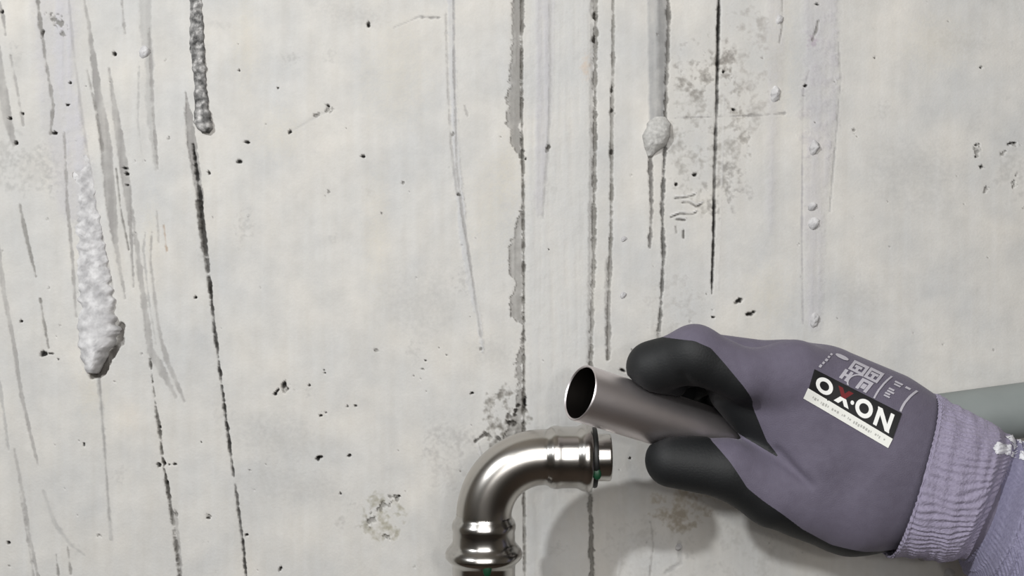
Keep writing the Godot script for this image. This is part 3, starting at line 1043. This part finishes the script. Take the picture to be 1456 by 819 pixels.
func build_wall() -> void:
	prepare_wall()
	mark_wall()
	var data := PackedByteArray()
	data.resize(TW * TH * 3)
	for i in TW * TH:
		data[3 * i] = int(clampf(cr[i], 0.0, 1.0) * 255.0)
		data[3 * i + 1] = int(clampf(cg[i], 0.0, 1.0) * 255.0)
		data[3 * i + 2] = int(clampf(cb[i], 0.0, 1.0) * 255.0)
	var im := Image.create_from_data(TW, TH, false, Image.FORMAT_RGB8, data)
	var m := StandardMaterial3D.new()
	m.albedo_texture = ImageTexture.create_from_image(im)
	m.roughness = 0.88
	m.metallic_specular = 0.3
	var grain := noise(0.22, 3, 77).get_image(TW, TH)
	grain.convert(Image.FORMAT_RGBA8)
	grain.bump_map_to_normal_map(1.6)
	m.normal_enabled = true
	m.normal_texture = ImageTexture.create_from_image(grain)
	m.normal_scale = 0.14

	var wall := Node3D.new()
	wall.name = "wall_back"
	wall.set_meta("kind", "structure")
	wall.set_meta("label", "pale cast concrete wall with vertical seams, cracks, pores and mortar runs")
	add_child(wall)
	put("concrete_panel", wall_patch(-120, 742, -100, 920, 2), m, wall)
	put("concrete_strip", wall_patch(742, 846, -100, 920, 2), m, wall)
	put("concrete_strip_001", wall_patch(846, 870, -100, 920, 2), m, wall)
	put("concrete_panel_001", wall_patch(870, 1576, -100, 920, 2), m, wall)
	# the wall beyond the detailed stretch
	var rest := plain(Color(0.775, 0.77, 0.75), 0.88)
	var l := (X0 - 728.0) * WS
	var r := (1576 - 728.0) * WS
	var t := (409.5 - Y0) * WS
	var b := (409.5 - 920) * WS
	for q in [[-2.0, l, -1.1, 1.3], [r, 2.0, -1.1, 1.3], [l, r, t, 1.3], [l, r, -1.1, b]]:
		var bm := BoxMesh.new()
		bm.size = Vector3(q[1] - q[0], q[3] - q[2], 0.1)
		put("concrete_surround", bm, rest, wall).position = Vector3((q[0] + q[1]) * 0.5, (q[2] + q[3]) * 0.5, -0.05)
	var backing := BoxMesh.new()
	backing.size = Vector3(r - l, t - b, 0.08)
	put("wall_core", backing, rest, wall).position = Vector3((l + r) * 0.5, (t + b) * 0.5, -0.047)

	# mortar that ran down the wall
	var mortar := tri(plain(Color(1, 1, 1), 0.9), noise_texture(0.022, Color(0.60, 0.595, 0.60), Color(0.90, 0.895, 0.895), 41), noise_normal(0.05, 2.0, 42), 20.0, 0.12)
	var grey_mortar := tri(plain(Color(1, 1, 1), 0.9), noise_texture(0.022, Color(0.10, 0.10, 0.10), Color(0.95, 0.94, 0.93), 43), noise_normal(0.05, 2.0, 44), 30.0, 0.2)
	var o := put("mortar_run", run_mesh([[104, 180, 14, 0.1, 0.08], [112, 230, 17, 0.4, 0.15], [121, 290, 18, 0.8, 0.30], [128, 340, 20, 1.2, 0.35], [134, 400, 25, 2.2, 0.35], [138, 440, 28, 4.0, 0.3], [140, 470, 30, 6.0, 0.25], [139, 484, 28, 7.2, 0.3], [135, 496, 22, 7.6, 0.3], [134, 506, 18, 7.6, 0.3], [134, 516, 15, 7.2, 0.3], [133, 524, 12, 6.4, 0.2], [132, 530, 8, 4.6, 0.1]], 51, 36, 1.5, 0.085, 0.28), mortar, wall)
	o.set_meta("label", "thick pale crusty mortar run with a rounded dark underside")
	o = put("mortar_run", run_mesh([[277, -80, 8, 1.0, 0.2], [278, 0, 9, 1.2, 0.3], [280, 40, 11, 1.6, 0.5], [281, 75, 11.5, 2.0, 0.6], [283, 92, 11, 2.6, 0.5], [284, 108, 9.5, 1.8, 0.3], [286, 140, 10, 1.8, 0.2], [288, 162, 11.5, 3.2, 0.2], [290, 175, 12.5, 4.6, 0.15], [292, 184, 10, 4.4, 0.1], [293, 189, 6, 3.0, 0.0]], 61, 24, 1.5, 0.09, 0.15), grey_mortar, wall)
	o.set_meta("label", "dark grey mortar run ending in a rounded bulb")
	o = put("mortar_lump", run_mesh([[938, 166, 8, 1.0, 0.2], [937, 176, 16, 4.0, 0.3], [934, 192, 20, 6.5, 0.5], [932, 206, 17, 5.5, 0.5], [926, 216, 8, 2.5, 0.4], [924, 222, 4, 1.0, 0.1]], 81, 26, 1.4, 0.055), tri(plain(Color(1, 1, 1), 0.85), noise_texture(0.05, Color(0.60, 0.595, 0.585), Color(0.82, 0.815, 0.80), 46), null, 26.0), wall)
	o.set_meta("label", "rounded pale mortar lump at the foot of a grey run")
	for p in [[1157, 210, 8, 12, 3.2], [1155, 294, 7, 7, 2.4], [1157, 318, 8, 10, 2.6], [1158, 455, 7, 12, 2.4], [1102, 134, 8, 12, 2.6], [1108, 28, 6, 7, 2.0], [205, 74, 8, 9, 1.4], [886, 420, 5, 5, 1.0], [965, 778, 5, 5, 2.0], [1349, 816, 9, 8, 2.4], [1313, 792, 8, 6, 2.4], [887, 340, 5, 4, 0.8]]:  # the pair under the cuff models lit bits of bare wall as pale dabs
		put("mortar_and_lit_dab", run_mesh([[p[0], p[1] - p[3], p[2] * 0.4, 0.2, 0.1], [p[0] + 1, p[1] - p[3] * 0.5, p[2] * 0.9, p[4] * 0.7, 0.4], [p[0], p[1], p[2], p[4], 0.5], [p[0] - 1, p[1] + p[3] * 0.6, p[2] * 0.8, p[4] * 0.7, 0.3], [p[0] - 2, p[1] + p[3], p[2] * 0.3, 0.1, 0.0]], int(p[0] + p[1]), 14, 1.5, 0.12), mortar, wall)


func build_elbow() -> void:
	var z := 0.062
	var s := (CD - z) / F
	var steel := plain(Color(0.74, 0.725, 0.705), 0.25, 1.0)
	var satin := plain(Color(0.74, 0.73, 0.715), 0.21, 1.0)
	var rubber := plain(Color(0.030, 0.040, 0.035), 0.5)
	var green := plain(Color(0.03, 0.22, 0.13), 0.45)
	var o := thing("pipe_elbow", "shiny stainless steel ninety degree pipe elbow with beaded ends in front of concrete wall", "pipe fitting")
	o.position = at(688, 819, z)
	var base := o.position
	var c := at(773, 735, z) - base
	var big := 85.0 * s
	var v := PackedVector3Array()
	var mids := PackedVector3Array()
	var rows := 46
	for i in rows:
		var th := lerpf(PI, PI * 0.5, float(i) / (rows - 1))
		var mid := c + Vector3(cos(th), sin(th), 0) * big
		mids.append(mid)
		for j in 72:
			var ph := TAU * j / 72
			v.append(mid + (Vector3(cos(th), sin(th), 0) * cos(ph) + Vector3(0, 0, 1) * sin(ph)) * 39.5 * s)
	put("bend", grid_mesh(v, rows, 72, true, mids), steel, o)
	# socket profiles: shoulder, straight, rounded bead holding the seal, end
	var prof := []
	for q in [[-3, 39.5], [0, 39.5], [4, 40.5], [8, 43.2], [13, 44.6], [18, 44.6], [21, 43.8], [25, 43.4], [44, 43.4], [47, 44.2], [50, 46.0], [54, 47.6], [58, 48.2], [62, 47.6], [65, 46.0], [67, 43.0], [68, 39.0], [69, 34.0]]:
		prof.append([q[0] * s, q[1] * s])
	var tail := []
	for q in [[66, 33.0], [72, 33.4], [90, 33.4], [92, 33.0], [93, 32.0], [93, 30.5], [92, 29.8], [66, 29.8], [20, 29.8]]:
		tail.append([q[0] * s, q[1] * s])
	var right := at(775, 650, z) - base
	put("socket", lathe(right, Vector3(1, -0.004, 0), prof, 80), satin, o)
	put("end_collar", lathe(right, Vector3(1, -0.004, 0), tail, 80), satin, o)
	put("seal_ring", lathe(right, Vector3(1, -0.004, 0), [[66 * s, 36 * s], [67 * s, 42 * s], [70 * s, 43.2 * s], [73 * s, 42 * s], [74 * s, 36 * s]], 80), rubber, o)
	var prof2 := []
	for q in [[-3, 39.5], [0, 39.5], [4, 41.0], [8, 44.0], [13, 45.6], [18, 45.4], [22, 44.4], [36, 44.4], [40, 46.0], [44, 49.5], [48, 53.0], [53, 55.0], [58, 54.6], [62, 51.5], [66, 47.0], [70, 44.8], [92, 44.4], [94, 43.5], [94, 36.0]]:
		prof2.append([q[0] * s, q[1] * s])
	var low := at(688, 733, z) - base
	put("socket", lathe(low, Vector3(0, -1, 0), prof2, 80), satin, o)
	# green marks showing through at the seal of each end
	for q in [[Vector3(0, -62 * s, 0), Vector3(0.12, 0, 1).normalized(), 6.0, 11.0, 50.5, low], [Vector3(71 * s, 0, 0), Vector3(0, -0.40, 0.92).normalized(), 5.5, 8.0, 42.5, right]]:
		var sp := SphereMesh.new()
		sp.radius = 0.5
		sp.height = 1.0
		var g := put("seal_mark", sp, green, o)
		g.position = q[5] + q[0] + q[1] * float(q[4]) * s
		g.scale = Vector3(q[2] * 2.0, q[3] * 2.0, 6.0) * s
	# the riser that carries the elbow, below the frame
	var riser := thing("steel_pipe", "stainless steel riser pipe that carries the elbow from below", "pipe")
	riser.position = Vector3(base.x, -1.1, z)
	put("tube", lathe(Vector3.ZERO, Vector3(0, 1, 0), [[0, 30 * s], [0, 33 * s], [0.968, 33 * s]], 40), satin, riser)


func build_pipe() -> void:
	var a := held_a
	var dir := held_dir
	var length := held_len
	var steel := tri(plain(Color(0.88, 0.855, 0.86), 0.42, 1.0), null, noise_normal(0.05, 1.0, 91), 10.0, 0.15)
	var bore := plain(Color(0.20, 0.185, 0.175), 0.55, 1.0)  # steel darkened so the shade inside the tube sits in its colour
	var o := thing("steel_pipe", "short dull steel pipe with open end held in the gloved hand above elbow", "pipe")
	o.position = a
	var r := HELD_R
	put("tube", lathe(Vector3.ZERO, dir, [[0.0006, r - 0.0011], [0.0002, r - 0.0008], [0.0, r - 0.0005], [0.0003, r - 0.0001], [0.0009, r], [length, r], [length, r - 0.0012]], 80), steel, o)
	put("bore", lathe_in(dir, length, r - 0.0012), bore, o)


func lathe_in(dir: Vector3, length: float, r: float) -> ArrayMesh:
	return lathe(Vector3.ZERO, dir, [[length, r], [0.0006, r]], 64)


func build_conduit() -> void:
	var z := 0.0166
	var m := tri(plain(Color(0.545, 0.57, 0.565), 0.5), noise_texture(0.02, Color(0.90, 0.90, 0.90), Color(1, 1, 1), 95), null, 6.0)
	var o := thing("plastic_pipe", "smooth grey green plastic pipe lying against the wall behind the gloved wrist", "pipe")
	var a := at(1270, 608, z)
	var b := at(2900, 387, z)
	o.position = a
	var r := 0.0150
	put("tube", lathe(Vector3.ZERO, b - a, [[0.0, r - 0.002], [0.0, r], [(b - a).length(), r]], 64), m, o)


func build_person() -> void:
	lay_bones()
	var person := thing("person", "hand in a purple work glove with black coated fingers gripping the short steel pipe", "person")
	person.position = Vector3.ZERO
	var lo := Vector3(0.045, -0.155, 0.002)
	var hi := Vector3(0.245, 0.0, 0.122)
	var got := nets(lo, hi, 0.0016)
	var v: PackedVector3Array = got[0]
	var n: PackedVector3Array = got[1]
	var idx: PackedInt32Array = got[2]
	# where the dark palm coating ends
	var zone_a := outline([[870, 560], [876, 522], [893, 499], [912, 486], [945, 480], [981, 483], [1004, 493], [1022, 513], [1050, 546], [1069, 570], [1081, 597], [1095, 630], [1114, 655], [1092, 642], [1062, 624], [1036, 618], [1012, 622], [1000, 660], [880, 640]], 0.09)
	var zone_b := outline([[880, 600], [1011, 615], [1013, 628], [1032, 652], [1056, 688], [1063, 694], [1078, 706], [1104, 724], [1137, 749], [1181, 774], [1229, 784], [1300, 790], [1290, 830], [1100, 830], [900, 760]], 0.085)
	var s := PackedFloat32Array()
	s.resize(v.size())
	for k in v.size():
		var p := Vector2(v[k].x, v[k].y)
		var d := maxf(poly_inside(p, zone_a), poly_inside(p, zone_b))
		var back := (-0.30 - n[k].z) * 0.012
		if v[k].z > 0.060 and v[k].y > -0.05:
			back = minf(back, d)
		s[k] = maxf(d, back)
		if absf(s[k]) < 1e-7:
			s[k] = 1e-7
		v[k] += n[k] * 0.0005 * smoothstep(0.0, 0.0012, s[k])
	var knit_cloth := tri(plain(Color(0.385, 0.365, 0.425), 0.82), noise_texture(0.03, Color(0.92, 0.91, 0.92), Color(1, 1, 1), 101), noise_normal(0.25, 3.0, 102), 22.0, 0.35)
	knit_cloth.rim_enabled = true
	knit_cloth.rim = 0.4
	var coat := tri(plain(Color(0.046, 0.055, 0.064), 0.66), null, noise_normal(0.12, 3.0, 103), 22.0, 0.16)
	var rib_cloth := tri(plain(Color(0.60, 0.575, 0.655), 0.9), noise_texture(0.08, Color(0.84, 0.83, 0.85), Color(1, 1, 1), 104), noise_normal(0.2, 3.0, 105), 24.0, 0.6)
	rib_cloth.rim_enabled = true
	rib_cloth.rim = 0.4
	var blue_cloth := tri(plain(Color(0.56, 0.55, 0.64), 0.9), noise_texture(0.08, Color(0.84, 0.83, 0.86), Color(1, 1, 1), 106), noise_normal(0.2, 3.0, 107), 24.0, 0.6)
	var glove := put("glove", split(v, n, idx, s, -1.0), knit_cloth, person)
	put("palm_coating", split(v, n, idx, s, 1.0), coat, glove).set_meta("label", "black rubbery coating on fingers and palm")
	var logo := plain(Color(1, 1, 1), 0.6)
	logo.albedo_texture = logo_texture()
	put("name_panel", print_patch([[1157.5, 525], [1282, 588], [1268.5, 626], [1149.5, 553]], 16, 40, 0.0004), logo, glove).set_meta("label", "black panel with white letters OX-ON")
	var strip := plain(Color(1, 1, 1), 0.6)
	strip.albedo_texture = strip_texture()
	put("print_strip", print_patch([[1148.5, 551.5], [1269, 624], [1262.5, 637], [1142, 566]], 6, 40, 0.00045), strip, glove).set_meta("label", "white strip under the black panel")
	var marks := plain(Color(1, 1, 1), 0.6)
	marks.albedo_texture = marks_texture()
	marks.transparency = BaseMaterial3D.TRANSPARENCY_ALPHA_SCISSOR
	marks.alpha_scissor_threshold = 0.5
	put("printed_symbols", print_patch([[1180, 494], [1310, 556], [1283, 587], [1158, 524]], 24, 60, 0.0004), marks, glove).set_meta("label", "silver grey pictograms printed on the glove")
	# the knitted cuff, the gathered fold and the sleeve end behind it
	put("cuff", knit([[1324, 560, 1257, 788, 0.072, 0.0345, 0.0, 8], [1328, 561, 1262, 789, 0.072, 0.0355, 0.0, 30], [1368, 582, 1302, 790, 0.074, 0.0355, 0.05, 30], [1408, 603, 1336, 796, 0.077, 0.0335, 0.35, 30], [1446, 628, 1374, 790, 0.076, 0.0215, 1.0, 0]], 76, 0.38, 111), rib_cloth, glove)
	var sleeve := put("sleeve", knit([[1434, 624, 1366, 790, 0.076, 0.0205, 1.0, 14], [1448, 630, 1378, 816, 0.081, 0.0385, 0.6, 30], [1490, 650, 1400, 850, 0.085, 0.039, 0.1, 40], [1640, 730, 1530, 940, 0.10, 0.041, 0.0, 60], [2500, 1150, 2330, 1440, 0.17, 0.046, 0.0, 0]], 76, 0.38, 121, 4.0), blue_cloth, person)
	var cuff := glove.get_node("cuff") as MeshInstance3D
	var white := plain(Color(0.86, 0.86, 0.88), 0.7)
	var worn := [[[1411, 637], [1417, 629], [1437, 633], [1436, 647], [1416, 645]], [[1428, 621], [1450, 616], [1475, 626], [1460, 631], [1440, 630]], [[1440, 643], [1475, 650], [1475, 659], [1438, 650]], [[1437, 630], [1444, 631], [1456, 645], [1446, 645]], [[1456, 630], [1464, 632], [1466, 648], [1459, 646]]]
	put("cuff_print", cover(cuff.mesh, worn, 0.0005), white, glove).set_meta("label", "worn white print on the cuff edge")
	put("cuff_print", cover(sleeve.mesh, worn, 0.0005), white, glove)
	sleeve.set_meta("label", "blue grey ribbed sleeve end behind the cuff")
